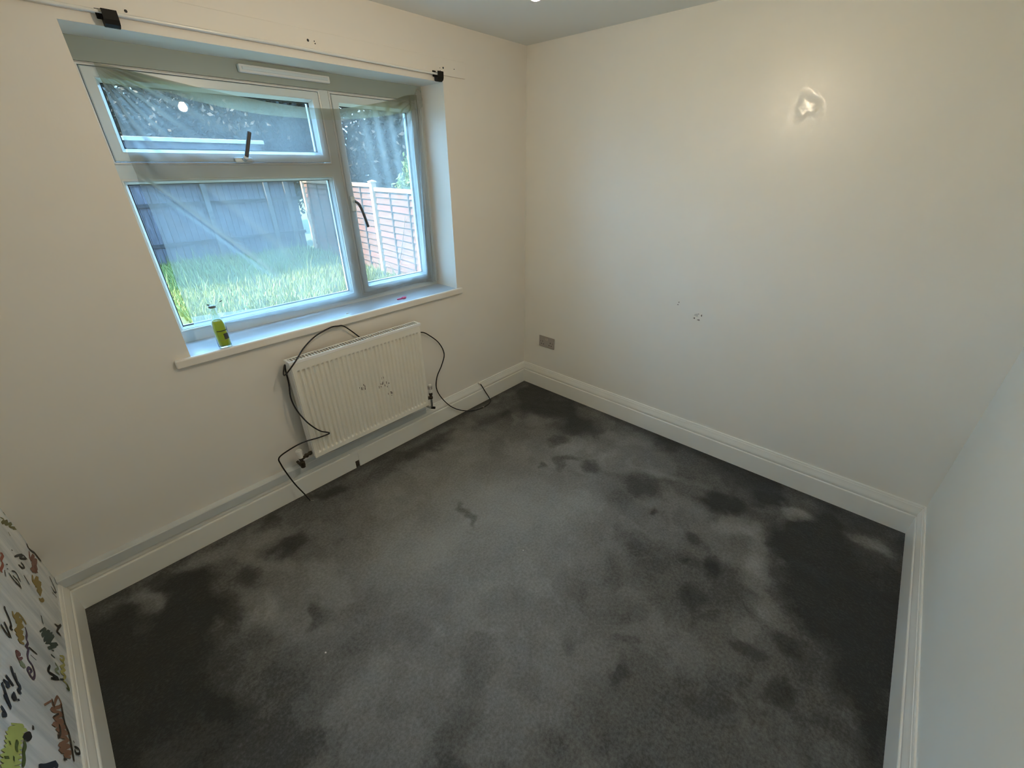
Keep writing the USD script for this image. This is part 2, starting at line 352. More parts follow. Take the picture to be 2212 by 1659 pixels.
nx, ny = 420, 376
gx, gy = np.meshgrid(np.linspace(-LX, 0, nx), np.linspace(-WY, 0, ny), indexing='ij')
gz = (meshkit.fbm(np.stack([gx, gy, gx * 0], -1) * 14.0, 3, 2) - 0.5) * 0.004 - 0.001
top = np.stack([gx, gy, gz], -1).reshape(-1, 3)
slab = box(-LX, 0, -WY, 0, -0.06, -0.006)
fv = np.vstack([top, slab.vertices])
ff = np.vstack([grid_faces(nx, ny), slab.faces + len(top)])
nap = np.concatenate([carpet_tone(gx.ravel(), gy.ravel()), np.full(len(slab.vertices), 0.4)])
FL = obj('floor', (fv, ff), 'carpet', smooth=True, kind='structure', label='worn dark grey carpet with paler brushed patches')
UsdGeom.PrimvarsAPI(stage.GetPrimAtPath(FL)).CreatePrimvar('nap', Sdf.ValueTypeNames.FloatArray, 'vertex').Set(Vt.FloatArray.FromNumpy(nap.astype(np.float32)))

# skirting boards
SK = [(0, 0), (0.020, 0), (0.020, 0.113), (0.0185, 0.1165), (0.0135, 0.1185), (0.0135, 0.1235), (0.0165, 0.1255), (0.0175, 0.130), (0.0172, 0.137),
      (0.0150, 0.146), (0.0120, 0.157), (0.0100, 0.166), (0.0098, 0.170), (0.0075, 0.1725), (0.0070, 0.179), (0.0050, 0.184), (0, 0.1845)]

def skirting(p0, a, n, L, cut0=True, cut1=True, prof=SK):
    p0, a, n = (np.array([*q, 0.0]) for q in (p0, a, n))
    k = len(prof)
    v = []
    for end, cut, sgn in ((0.0, cut0, 1), (L, cut1, -1)):
        for d, z in prof:
            v.append(p0 + a * (end + sgn * (d if cut else 0)) + n * d + np.array([0, 0, z]))
    f = []
    for i in range(k):
        j = (i + 1) % k
        f += [[i, j, k + j], [i, k + j, k + i]]
    cap = trimesh.creation.triangulate_polygon(Polygon(prof), engine='earcut')
    cv, cf = cap
    idx = [int(np.argmin(np.sum((np.array(prof) - q) ** 2, 1))) for q in cv]
    for t in cf:
        t = [idx[q] for q in t]
        f += [[t[0], t[2], t[1]], [k + t[0], k + t[1], k + t[2]]]
    m = trimesh.Trimesh(np.array(v), np.array(f), process=False)
    m.fix_normals()
    return m

BB = thing('baseboard_back', kind='structure', label='cream gloss moulded skirting under the window with a filled joint below the radiator')
obj('board', skirting((-LX, 0), (1, 0), (0, -1), LX - 1.668, True, False), 'gloss_white', BB)
obj('board', skirting((-1.640, 0), (1, 0), (0, -1), 1.640, False, True), 'gloss_white', BB)
obj('joint_filler', cat_mesh(rbox(-1.674, -1.634, -0.0165, 0.0, 0.045, 0.150, 0.004), rbox(-1.690, -1.630, -0.0190, 0.0, 0.10, 0.128, 0.004)), 'gloss_white', BB)
obj('dark_gap', box(-1.668, -1.640, -0.010, 0.0, 0.0, 0.046), 'soil', BB)
obj('baseboard_right', skirting((0, 0), (0, -1), (-1, 0), WY), 'gloss_white', kind='structure', label='cream gloss moulded skirting along the right wall')
obj('baseboard_front', skirting((0, -WY), (-1, 0), (0, 1), LX), 'gloss_white', kind='structure', label='cream gloss moulded skirting at the right edge of the photo')
obj('baseboard_left', skirting((-LX, -WY), (0, 1), (1, 0), WY), 'gloss_white', kind='structure', label='cream gloss moulded skirting under the graffiti wall')
# pale trunking along the top of the skirting, from the left corner to the right radiator valve
tk = [(0, 0.152), (0.024, 0.152), (0.026, 0.154), (0.026, 0.196), (0.023, 0.200), (0.004, 0.209), (0, 0.210)]
obj('pipe_trunking', skirting((-LX + 0.002, 0), (1, 0), (0, -1), LX - 1.100, False, False, tk), 'trunking_plastic',
    label='pale grey pipe trunking strip along the skirting top under the radiator', cat='trunking')

# ------------------------------------------------------------------ marks on the walls
GRAFFITI = [
  ('olive',10,[[(-73,597),(-55,572),(-104,589),(-27,549),(-83,568),(3,522),(-60,541),(11,498),(-42,519),(3,490)],[(-5,580),(17,564)],[(-105,547),(-116,534)]]) ,
  ('ink',9,[[(-224,512),(-187,489),(-141,456),(-188,477),(-139,434),(-140,452),(-132,424)],[(-244,488),(-233,462),(-210,450),(-210,473)]]) ,
  ('umber',12,[[(-16,420),(-32,407),(-26,387),(-5,356),(-4,336),(18,313),(-13,347),(-3,366)]]) ,
  ('rust',14,[[(-47,403),(-105,399),(-30,368),(-136,387),(-35,349),(-157,375),(-91,350),(-173,400),(-126,349)]]) ,
  ('gold',16,[[(-194,392),(-243,388),(-160,352),(-248,375),(-170,334),(-268,363),(-207,334),(-274,350)],[(-305,358),(-289,338),(-263,322)]]) ,
  ('ink',7,[[(-43,254),(-68,231),(-98,210),(-117,223),(-110,253)],[(-143,247),(-139,211)]]) ,
  ('slate',8,[[(-267,455),(-275,434),(-284,418)]]) ,
  ('ink',8,[[(-207,533),(-200,524)],[(-336,566),(-327,558)],[(-356,562),(-351,556)]]) ,
  ('ink',7,[[(-333,532),(-316,508),(-338,480)],[(-356,529),(-353,497),(-373,478)],[(-368,553),(-374,522),(-371,486)],[(-380,576),(-408,569)]]) ,
  ('red',12,[[(-311,598),(-299,582),(-345,594),(-355,583),(-404,596),(-401,587)]]) ,
  ('ink',9,[[(-567,578),(-578,577),(-592,564),(-606,553),(-624,546),(-639,551),(-635,538)],[(-641,583),(-652,570),(-680,547)],[(-667,599),(-677,578),(-682,553)]]) ,
  ('gold',13,[[(-546,535),(-568,527),(-524,502),(-582,516),(-535,485),(-599,509),(-558,478),(-627,524),(-589,482),(-638,516),(-609,478),(-652,506),(-640,477)],[(-524,505),(-524,478),(-535,458)]]) ,
  ('purple',10,[[(-554,466),(-577,458),(-605,463),(-617,455),(-645,469),(-639,454),(-673,462),(-691,458),(-697,439),(-715,429),(-737,431),(-751,441),(-747,457),(-739,467),(-723,458),(-722,444),(-740,454)]]) ,
  ('ink',6,[[(-634,454),(-630,433),(-625,406)],[(-662,447),(-658,415)]]) ,
  ('maroon',10,[[(-712,527),(-718,514),(-702,503),(-710,522),(-731,512),(-708,490)]]) ,
  ('moss',10,[[(-740,510),(-728,491),(-748,503),(-730,480),(-748,490)]]) ,
  ('teal',11,[[(-390,355),(-425,345)],[(-494,376),(-432,329),(-504,364),(-419,303),(-517,353),(-413,284),(-521,340),(-420,275),(-498,317),(-445,254),(-531,328),(-471,268)],[(-517,303),(-508,288)],[(-545,311),(-540,286)]]) ,
  ('umber',9,[[(-344,259),(-332,231),(-300,207),(-375,249),(-372,234),(-377,220)]]) ,
  ('ink',11,[[(-609,329),(-648,344),(-639,311),(-631,281),(-667,331)],[(-625,270),(-605,243)]]) ,
  ('yellow',10,[[(-499,248),(-477,216),(-508,229),(-516,251),(-516,219),(-559,255),(-542,221),(-584,256),(-573,223),(-610,247),(-609,226),(-621,208),(-619,221)]]) ,
  ('moss',10,[[(-565,290),(-575,271),(-603,293),(-601,266)]]) ,
  ('navy',11,[[(-793,553),(-814,542),(-826,527),(-834,508)],[(-845,578),(-849,562),(-856,543)],[(-870,590),(-867,565),(-878,572),(-874,577)],[(-888,599),(-895,586)],[(-804,536),(-832,520)]]) ,
  ('navy',11,[[(-871,577),(-868,565),(-862,572)],[(-829,530),(-837,511),(-856,522),(-854,507)],[(-881,595),(-910,577),(-938,558),(-915,586),(-929,566)],[(-876,544),(-892,535),(-899,549),(-876,539)],[(-960,600),(-967,587),(-974,580),(-983,595),(-980,585)],[(-892,528),(-885,518)]]) ,
  ('lime',9,[[(-985,557),(-955,501),(-1008,570),(-959,487),(-1024,577),(-977,493),(-1038,581),(-997,508),(-1052,584),(-1012,513),(-1065,584),(-1028,516),(-1083,596),(-1041,517),(-1099,600),(-1055,518),(-1112,600),(-1071,521),(-1125,600),(-1086,524)]]) ,
  ('darkgreen',12,[[(-1019,532),(-1038,539),(-1054,537)],[(-1041,567),(-1049,563)],[(-1097,588),(-1087,570)],[(-1073,551),(-1086,551)],[(-1002,504),(-1015,500),(-1035,508),(-1056,507),(-1081,515)]]) ,
  ('ink',14,[[(-996,506),(-976,488),(-965,473),(-978,479),(-995,496)],[(-929,458),(-941,457)]]) ,
  ('brown',11,[[(-752,336),(-781,334),(-731,308),(-718,294),(-742,282),(-805,352),(-771,278),(-828,341),(-798,277),(-857,351),(-811,267),(-863,330),(-828,258),(-877,323),(-852,260),(-914,327),(-871,255),(-930,326),(-893,253),(-933,302),(-915,261)],[(-811,387),(-759,337)]]) ,
  ('umber',10,[[(-759,337),(-781,328)],[(-739,282),(-800,274),(-826,255),(-869,248),(-919,244)],[(-830,310),(-859,309),(-887,325)],[(-946,307),(-937,288)],[(-824,341),(-789,306)]]) ,
  ('ink',8,[[(-842,233),(-846,225)],[(-859,228),(-853,201),(-868,201),(-880,223),(-869,230)]]) ,
  ('navy',16,[[(-1041,442),(-1024,408),(-994,366),(-983,349),(-1001,362)]]) ,
  ('darkgreen',7,[[(-609,225),(-629,212),(-636,234)]]) ,
]

def ribbon(pts, w, x0):
    P = np.asarray(pts, float) / 1000.0
    P[:, 0] = np.minimum(P[:, 0], -0.007)
    if len(P) > 2:
        P = spline(P, 4)
    T = np.gradient(P, axis=0); T /= np.maximum(np.linalg.norm(T, axis=1, keepdims=True), 1e-9)
    N = np.stack([-T[:, 1], T[:, 0]], 1)
    s = np.linspace(0, 1, len(P))
    ww = w * (0.35 + 0.65 * np.minimum(1, np.minimum(s, 1 - s) * 8 + 0.3))[:, None] * 0.5
    A, B = P + N * ww, P - N * ww
    A[:, 0] = np.minimum(A[:, 0], -0.002); B[:, 0] = np.minimum(B[:, 0], -0.002)
    m = len(P)
    xs = x0 + 8.0e-6 * np.arange(m)                # later strokes lie over earlier ones
    v = np.vstack([np.c_[xs, A], np.c_[xs, B]])
    f = []
    for i in range(m - 1):
        f += [[i, i + 1, m + i + 1], [i, m + i + 1, m + i]]
    return trimesh.Trimesh(v, np.array(f), process=False)

for gi, (ink, w, strokes) in enumerate(GRAFFITI):
    x0 = -LX + 0.0005 + 0.00002 * gi + (0.0009 if ink in ('ink', 'darkgreen', 'umber', 'navy') else 0.0)
    obj('scribble', cat_mesh(*[ribbon(st, w / 1000.0, x0 + 0.00001 * si) for si, st in enumerate(strokes)]), 'paint_' + ink, WL)

# bumpy filled patch and chipped spots on the right wall
def wall_patch(cy, cz, ry, rz, h, seed, n=36):
    r, th = np.meshgrid(np.linspace(0, 1, n), np.linspace(0, 2 * np.pi, n * 2), indexing='ij')
    wob = 1 + 0.18 * np.sin(3 * th + seed) + 0.1 * np.sin(5 * th + 2 * seed)
    Y, Z = cy + ry * r * wob * np.cos(th), cz + rz * r * wob * np.sin(th)
    q = np.stack([Y * 26, Z * 26, Y * 0 + seed], -1)
    hh = h * (1 - sstep(r, 0.25, 1.0)) * (0.35 + 1.3 * meshkit.fbm(q, 3, seed)) + 0.0002
    v = np.stack([-hh, Y, Z], -1).reshape(-1, 3)
    m = trimesh.Trimesh(v, grid_faces(n, n * 2)[:, ::-1], process=False)
    return m
obj('filled_patch', wall_patch(-1.669, 1.943, 0.070, 0.062, 0.0022, 4), 'patch_gloss', WR, smooth=True)
for (cy, cz, ry, rz, mname) in [(-1.371, 0.884, 0.007, 0.005, 'chip_dark'), (-1.398, 0.878, 0.011, 0.006, 'chip_grey'), (-1.391, 0.914, 0.004, 0.004, 'chip_grey'),
                                (-1.410, 0.908, 0.004, 0.009, 'chip_dark'), (-1.380, 0.905, 0.016, 0.012, 'filler'), (-1.261, 0.962, 0.004, 0.006, 'chip_grey'), (-1.257, 0.946, 0.006, 0.004, 'chip_grey')]:
    obj('paint_chip', wall_patch(cy, cz, ry * 0.75, rz * 0.75, 0.0006 if mname != 'filler' else 0.0003, 2, 8), mname, WR)

# ------------------------------------------------------------------ window
def rect_frame(x0, x1, z0, z1, prof):
    """mitred frame; prof: closed list of (inset, y)"""
    k = len(prof)
    v = []
    for sx, sz in ((0, 0), (1, 0), (1, 1), (0, 1)):
        for w, y in prof:
            v.append([(x1 - w) if sx else (x0 + w), y, (z1 - w) if sz else (z0 + w)])
    f = []
    for c in range(4):
        d = (c + 1) % 4
        for i in range(k):
            j = (i + 1) % k
            f += [[c * k + i, c * k + j, d * k + j], [c * k + i, d * k + j, d * k + i]]
    m = trimesh.Trimesh(np.array(v), np.array(f), process=False)
    m.fix_normals()
    return m

W1 = thing('window_1', kind='structure', label='white plastic window with a top-hung sash over a fixed pane and a side casement')
TS, FX, CS = (-2.238, -1.350, 1.735, 2.050), (-2.236, -1.354, 1.032, 1.668), (-1.289, -0.765, 1.018, 2.049)
fr = man_box(OX0, OX1, FY, 0.290, OZ0, OZ1)
for a in (TS, FX, CS):
    fr = fr - man_box(a[0], a[1], FY - 0.1, 0.4, a[2], a[3])
obj('frame', to_tri(fr), 'upvc', W1)
for a in (TS, FX, CS):                       # thin raised edge round each opening
    obj('opening_lip', rect_frame(a[0] - 0.008, a[1] + 0.008, a[2] - 0.008, a[3] + 0.008, [(0, FY + 0.004), (0, FY - 0.004), (0.004, FY - 0.007), (0.0085, FY - 0.006), (0.0085, FY + 0.02), (0.004, FY + 0.02)]), 'upvc_edge', W1)

def sash(a, inset, name):
    x0, x1, z0, z1 = a[0] + 0.003, a[1] - 0.003, a[2] + 0.003, a[3] - 0.003
    s = obj(name, rect_frame(x0, x1, z0, z1, [(0, 0.275), (0, 0.212), (0.003, 0.208), (inset - 0.016, 0.208), (inset - 0.012, 0.2095), (inset - 0.010, 0.216), (inset, 0.236), (inset, 0.275)]), 'upvc', W1)
    obj('gasket', rect_frame(x0 + inset - 0.001, x1 - inset + 0.001, z0 + inset - 0.001, z1 - inset + 0.001, [(0, 0.250), (0, 0.236), (0.005, 0.239), (0.005, 0.250)]), 'gasket', s)
    obj('pane', box(x0 + inset, x1 - inset, 0.243, 0.247, z0 + inset, z1 - inset), 'window_glass', s)
    return s
s_top = sash(TS, 0.046, 'top_sash')
s_side = sash(CS, 0.047, 'side_casement')
bead = obj('glazing_bead', rect_frame(*FX, [(0, 0.270), (0, 0.224), (0.003, 0.222), (0.012, 0.236), (0.012, 0.270)]), 'upvc', W1)
obj('gasket', rect_frame(FX[0] + 0.011, FX[1] - 0.011, FX[2] + 0.011, FX[3] - 0.011, [(0, 0.250), (0, 0.236), (0.005, 0.239), (0.005, 0.250)]), 'gasket', bead)
obj('pane', box(FX[0] + 0.012, FX[1] - 0.012, 0.243, 0.247, FX[2] + 0.012, FX[3] - 0.012), 'window_glass', bead)
# handles
def bar_between(p, q, w, d):
    p, q = np.asarray(p, float), np.asarray(q, float)
    L = np.linalg.norm(q - p)
    b = rbox(-w / 2, w / 2, -d / 2, d / 2, 0, L, min(w, d) * 0.4)
    b.apply_transform(trimesh.geometry.align_vectors([0, 0, 1], (q - p) / L)); b.apply_translation(p)
    return b
h = obj('handle', bar_between((-1.772, 0.170, 1.755), (-1.737, 0.150, 1.860), 0.017, 0.013), 'handle_grey', s_top)
obj('handle_base', cat_mesh(rbox(-1.815, -1.737, 0.190, 0.209, 1.736, 1.758, 0.006), cyl((-1.774, 0.195, 1.748), (-1.774, 0.163, 1.758), 0.009)), 'upvc', s_top)
h = obj('handle', tube(spline([(-1.268, 0.178, 1.545), (-1.258, 0.155, 1.530), (-1.246, 0.148, 1.490), (-1.232, 0.150, 1.440), (-1.222, 0.156, 1.408)], 6), 0.0075), 'handle_grey', s_side)
obj('handle_base', cat_mesh(rbox(-1.283, -1.259, 0.185, 0.209, 1.492, 1.572, 0.006), cyl((-1.270, 0.2, 1.540), (-1.268, 0.172, 1.545), 0.009)), 'upvc', s_side)
v = obj('trickle_vent', rbox(-1.702, -1.290, 0.184, 0.208, 2.086, 2.116, 0.004), 'upvc_edge', W1)
obj('vent_slide', rbox(-1.690, -1.302, 0.180, 0.186, 2.096, 2.108, 0.002), 'upvc', v)
obj('head_board', box(OX0, OX1, 0.207, FY + 0.001, 2.060, OZ1), 'head_grey', W1)
obj('drip_sill', box(OX0, OX1, 0.290, 0.40, 0.935, 0.965), 'upvc', W1)

# window board
T1 = thing('trim_1', kind='structure', label='white gloss window board with a beige rounded front edge')
obj('board', box(OX0, OX1, 0.0, FY + 0.002, 0.938, 0.972), 'sill_gloss', T1)
obj('nosing', rbox(-2.333, -0.682, -0.024, 0.0005, 0.937, 0.976, 0.007, 16), 'lamplit_wall_paint', T1, smooth=40)

# ------------------------------------------------------------------ net curtain tacked over the window
def interp_pts(pts):
    p = np.array(pts)
    from scipy.interpolate import PchipInterpolator
    return PchipInterpolator(p[:, 0], p[:, 1])
top_edge = interp_pts([(-2.215, 2.064), (-2.193, 2.059), (-2.074, 2.044), (-1.824, 2.008), (-1.586, 1.983), (-1.425, 1.977), (-1.305, 1.980), (-1.10, 2.012), (-0.922, 2.052), (-0.785, 2.086), (-0.72, 2.086)])
head_edge = interp_pts([(-2.215, 1.996), (-2.177, 1.994), (-1.991, 1.986), (-1.911, 1.965), (-1.579, 1.931), (-1.365, 1.930), (-1.088, 1.955), (-0.882, 1.990), (-0.72, 2.03)])
hem_edge = interp_pts([(-2.215, 1.092), (-1.977, 1.076), (-1.803, 1.055), (-1.336, 1.045), (-0.947, 1.058), (-0.72, 1.045)])
bot_edge = interp_pts([(-2.215, 1.046), (-2.001, 1.024), (-1.60, 1.008), (-1.30, 1.000), (-0.947, 1.010), (-0.72, 0.992)])

def net_y(x, z):
    y = np.full(x.shape, 0.196)
    a, b = (x + 2.18) * 0.759 + (z - 1.68) * 0.651, (x + 2.18) * 0.651 - (z - 1.68) * 0.759     # across / along the long diagonal fold
    fade = sstep(b, -0.35, 0.0) * (1 - sstep(b, 0.45, 0.75))
    y -= 0.016 * np.exp(-(a / 0.014) ** 2) * fade
    y += 0.007 * np.exp(-((a - 0.045) / 0.022) ** 2) * fade
    y -= 0.014 * np.exp(-((a - 0.12) / 0.03) ** 2) * fade
    y -= 0.006 * np.exp(-((a + 0.09) / 0.03) ** 2) * fade
    r = np.hypot(x + 2.21, z - 2.07); ang = np.arctan2(-(z - 2.07), x + 2.21)                      # pulls from the upper left tack
    y -= 0.010 * np.sin(ang * 26.0) * np.exp(-(r / 0.42) ** 2) * sstep(r, 0.02, 0.15)
    r2 = np.hypot(x + 0.76, z - 2.08); an2 = np.arctan2(-(z - 2.08), -(x + 0.76))                   # and from the upper right one
    y -= 0.006 * np.sin(an2 * 26.0) * np.exp(-(r2 / 0.22) ** 2) * sstep(r2, 0.02, 0.10)
    y -= 0.0045 * np.sin((x + 0.10 * z) * 70.0) * sstep(x, -1.25, -1.05) * (1 - sstep(x, -0.88, -0.82)) * sstep(z, 1.35, 1.9)
    y -= 0.010 * np.sin((x - 0.05 * z) * 120.0) * sstep(x, -0.84, -0.78)
    y += 0.002 * np.sin(x * 60) * sstep(z, 1.2, 1.02)
    P = np.stack([x * 6, z * 6, x * 0], -1)
    y += (meshkit.fbm(P, 3, 21) - 0.5) * 0.012
    for hx, hz, k in ((-1.76, 1.80, 0.05), (-1.25, 1.48, 0.05)):
        y -= 0.010 * np.exp(-(((x - hx) / k) ** 2 + ((z - hz) / 0.09) ** 2))
    return np.minimum(y, 0.2035)

def net_part(up, lo, nu, nv, off=0.0):
    s, t = np.meshgrid(np.linspace(0, 1, nu), np.linspace(0, 1, nv), indexing='ij')
    xl, xr = -2.188, -0.738
    x = xl + (xr - xl) * s
    zu, zl = up(x), lo(x)
    z = zu + (zl - zu) * t
    x = x + (s < 0.02) * 0.004 * np.sin(z * 14) - 0.012 * sstep(s, 0.97, 1.0) * np.sin((z - 1.0) * 3.0)
    y = net_y(x, z) + off
    return trimesh.Trimesh(np.stack([x, y, z], -1).reshape(-1, 3), grid_faces(nu, nv), process=False)

NC = thing('net_curtain', 'sheer white net curtain tacked across the window, sagging along its top hem', 'curtain')
obj('net', net_part(head_edge, hem_edge, 230, 130), 'net_fabric', NC, smooth=True)
obj('header_hem', net_part(top_edge, head_edge, 230, 14), 'net_hem', NC, smooth=True, label='yellowed gathered top hem')
obj('bottom_hem', net_part(hem_edge, bot_edge, 230, 8), 'net_bottom_hem', NC, smooth=True)
bm = trimesh.creation.icosphere(3)
nv_ = bm.vertices
bm.vertices = nv_ * (1 + 0.55 * (meshkit.fbm(nv_ * 3.2 + 5, 3, 4)[:, None] - 0.5)) * np.array([0.026, 0.010, 0.048]) + np.array([-0.742, 0.203, 2.068])
obj('knotted_corner', bm, 'net_bunch', NC, smooth=True)
sg = net_part(lambda x: x * 0 + 2.03, lambda x: x * 0 + 1.0, 60, 60)
# the slack right edge of the net, hanging in folds beside the reveal
s, t = np.meshgrid(np.linspace(0, 1, 24), np.linspace(0, 1, 70), indexing='ij')
zz = 2.06 - 1.06 * t
xx = -0.790 + 0.058 * s + 0.006 * np.sin(zz * 7)
yy = 0.190 - 0.007 * np.sin(s * 16 + zz * 3) - 0.006 * t
obj('side_fold', trimesh.Trimesh(np.stack([xx, yy, zz], -1).reshape(-1, 3), grid_faces(24, 70), process=False), 'net_side', NC, smooth=True)

# two dead flies caught on the net, one more on the window head
def fly(x, y, z, ang, size, label):
    body = trimesh.creation.icosphere(2); body.vertices = body.vertices * np.array([size, size * 0.35, size * 0.42])
    head = trimesh.creation.icosphere(1); head.vertices = head.vertices * size * 0.32 + np.array([size * 1.15, 0, 0])
    w1 = trimesh.creation.icosphere(1); w1.vertices = w1.vertices * np.array([size * 0.8, size * 0.05, size * 0.3]) + np.array([-size * 0.6, -size * 0.3, size * 0.3])
    T = trimesh.transformations.rotation_matrix(ang, [0, 1, 0]); T[:3, 3] = (x, y, z)
    p = thing('fly', label, 'fly', group='flies at the window')
    for n_, m_ in (('body', body), ('head', head), ('wing', w1)):
        m_.apply_transform(T)
        obj(n_, m_, 'fly_black', p, smooth=True)
fly(-2.104, 0.1845, 1.133, 0.2, 0.0065, 'small black fly on the net just above and left of the bottle')
fly(-2.051, 0.1845, 1.141, -0.5, 0.005, 'small black fly on the net above and right of the bottle neck')
fly(-2.208, 0.2140, 2.066, 0.6, 0.007, 'dark fly on the window frame at the upper left corner of the net')

# ------------------------------------------------------------------ rail above the window
p = thing('curtain_batten', 'painted wooden batten fixed to the wall above the window', 'batten')
obj('board', rbox(-2.80, -0.556, -0.0125, 0.0, 2.163, 2.240, 0.002), 'lamplit_wall_paint', p)
for (x, z, r) in [(-1.465, 2.201, 0.0050), (-1.437, 2.202, 0.0022), (-1.435, 2.194, 0.0026), (-0.719, 2.196, 0.0048), (-0.742, 2.193, 0.0018), (-0.741, 2.180, 0.0022), (-0.640, 2.199, 0.0026), (-2.085, 2.183, 0.0045)]:
    obj('screw_hole', cyl((x, -0.0120, z), (x, -0.0132, z), r, 12), 'gasket', p)
obj('curtain_rod', tube(np.array([[-2.86, -0.030, 2.1665], [-1.5, -0.030, 2.1655], [-0.765, -0.030, 2.1600]]), 0.0050, 14), 'rod_white', label='thin white curtain rod running along above the window', cat='curtain rod')

def rod_hook(x0, x1, label):
    p = thing('rod_hook', label, 'hook', group='hooks holding the curtain rod')
    prof = [(-0.0125, 2.170), (-0.0175, 2.170), (-0.0185, 2.150), (-0.022, 2.1455), (-0.030, 2.1440), (-0.038, 2.1455), (-0.0415, 2.150), (-0.0425, 2.172),
            (-0.0475, 2.172), (-0.0470, 2.146), (-0.042, 2.134), (-0.030, 2.128), (-0.018, 2.128), (-0.0125, 2.132)]
    m = trimesh.creation.extrude_polygon(Polygon([(-a, b) for a, b in prof]), x1 - x0, engine='earcut')
    v = m.vertices.copy()
    m.vertices = np.stack([x0 + v[:, 2], -v[:, 0], v[:, 1]], 1); m.fix_normals()
    obj('cup', m, 'black_plastic', p)
    obj('fixing_plate', rbox(x0 - 0.012, x0 + 0.010, -0.0165, -0.0120, 2.148, 2.176, 0.002), 'black_plastic', p)
rod_hook(-2.158, -2.118, 'black plastic curtain rod hook near the upper left corner of the window')
rod_hook(-0.785, -0.748, 'black plastic curtain rod hook near the upper right corner of the window')

# ------------------------------------------------------------------ radiator
RX0, RX1, RZ0, RZ1, RF, RB = -1.920, -1.126, 0.269, 0.856, -0.115, -0.052
R = thing('radiator', 'cream steel panel radiator with vertical flutes under the window', 'radiator')
NF = 30
nu, nv = NF * 10 + 1, 64
us = np.linspace(RX0 + 0.004, RX1 - 0.004, nu)
vs = np.concatenate([np.linspace(0, 0.10, 22), np.linspace(0.115, 0.885, 20), np.linspace(0.90, 1.0, 22)]) * (RZ1 - 0.012 - RZ0) + RZ0
X, Z = np.meshgrid(us, vs, indexing='ij')
ph = (X - (RX0 + 0.020)) / ((RX1 - RX0 - 0.040) / NF)
inside = (ph > 0) & (ph < NF)
c = np.abs((ph % 1.0) - 0.5) * 2.0
chan = (1 - sstep(c, 0.18, 0.72)) * inside
endm = sstep(Z, RZ0 + 0.024, RZ0 + 0.037) * (1 - sstep(Z, RZ1 - 0.064, RZ1 - 0.051))
Y = RF + 0.0105 * chan * endm
front = trimesh.Trimesh(np.stack([X, Y, Z], -1).reshape(-1, 3), grid_faces(nu, len(vs)), process=False)
rim = [box(RX0 + 0.003, RX1 - 0.003, RF + 0.0107, RF + 0.015, RZ0, RZ1 - 0.012)]
obj('front_panel', cat_mesh(front, rect_frame(RX0 + 0.0035, RX1 - 0.0035, RZ0 - 0.0005, RZ1 - 0.0115, [(0, RF + 0.010), (0, RF + 0.001), (0.0025, RF - 0.0008), (0.004, RF + 0.0004), (0.004, RF + 0.010)]), *rim), 'radiator_enamel', R, smooth=35)
for x in (RX0, RX1 - 0.0035):
    obj('side_panel', cat_mesh(rbox(x, x + 0.0035, RF + 0.004, RB, RZ0 + 0.012, RZ1 - 0.006, 0.0015)), 'radiator_lit_white', R)
obj('top_frame', to_tri((man_box(RX0 - 0.002, RX1 + 0.002, RF - 0.002, RB + 0.002, RZ1 - 0.013, RZ1)) - man_box(RX0 + 0.010, RX1 - 0.012, RF + 0.014, RB - 0.009, RZ1 - 0.05, RZ1 + 0.1)
                       - man_box(RX0 + 0.001, RX1 - 0.001, RF + 0.001, RB - 0.001, RZ1 - 0.03, RZ1 - 0.003)), 'radiator_lit_white', R)
gb = [box(x, x + 0.0058, RF + 0.012, RB - 0.007, RZ1 - 0.0075, RZ1 - 0.0025) for x in np.arange(RX0 + 0.014, RX1 - 0.016, 0.0158)]
obj('top_grille', cat_mesh(*gb), 'radiator_lit_white', R, kind='stuff')
obj('convector_core', cat_mesh(box(RX0 + 0.02, RX1 - 0.02, RB - 0.012, RB - 0.004, RZ0 + 0.005, RZ1 - 0.02), box(RX0 + 0.02, RX1 - 0.02, RF + 0.02, RB - 0.012, RZ0 + 0.03, RZ1 - 0.05)), 'radiator_inside', R)
for x in (RX0 + 0.12, RX1 - 0.12):
    obj('wall_bracket', box(x - 0.015, x + 0.015, RB - 0.004, 0.0, RZ0 + 0.05, RZ1 - 0.28), 'radiator_inside', R)
chips = []
for (cx, cz, n_, sx, sz) in [(-1.556, 0.585, 9, 0.025, 0.035), (-1.430, 0.555, 14, 0.032, 0.045), (-1.400, 0.480, 5, 0.014, 0.03)]:
    for _ in range(n_):
        x, z = cx + RNG.normal() * sx * 0.6, cz + RNG.normal() * sz * 0.6
        w_, h_ = 0.0014 + 0.0016 * RNG.random(), 0.003 + 0.006 * RNG.random()
        cph = abs((((x - (RX0 + 0.020)) / ((RX1 - RX0 - 0.040) / NF)) % 1.0) - 0.5) * 2
        yy = RF + 0.0105 * float(1 - sstep(cph, 0.18, 0.72))
        chips.append(box(x - w_, x + w_, yy - 0.0007, yy + 0.0006, z - h_, z + h_))
obj('paint_scuffs', cat_mesh(*chips), 'chip_dark', R, kind='stuff', label='dark chipped paint specks')
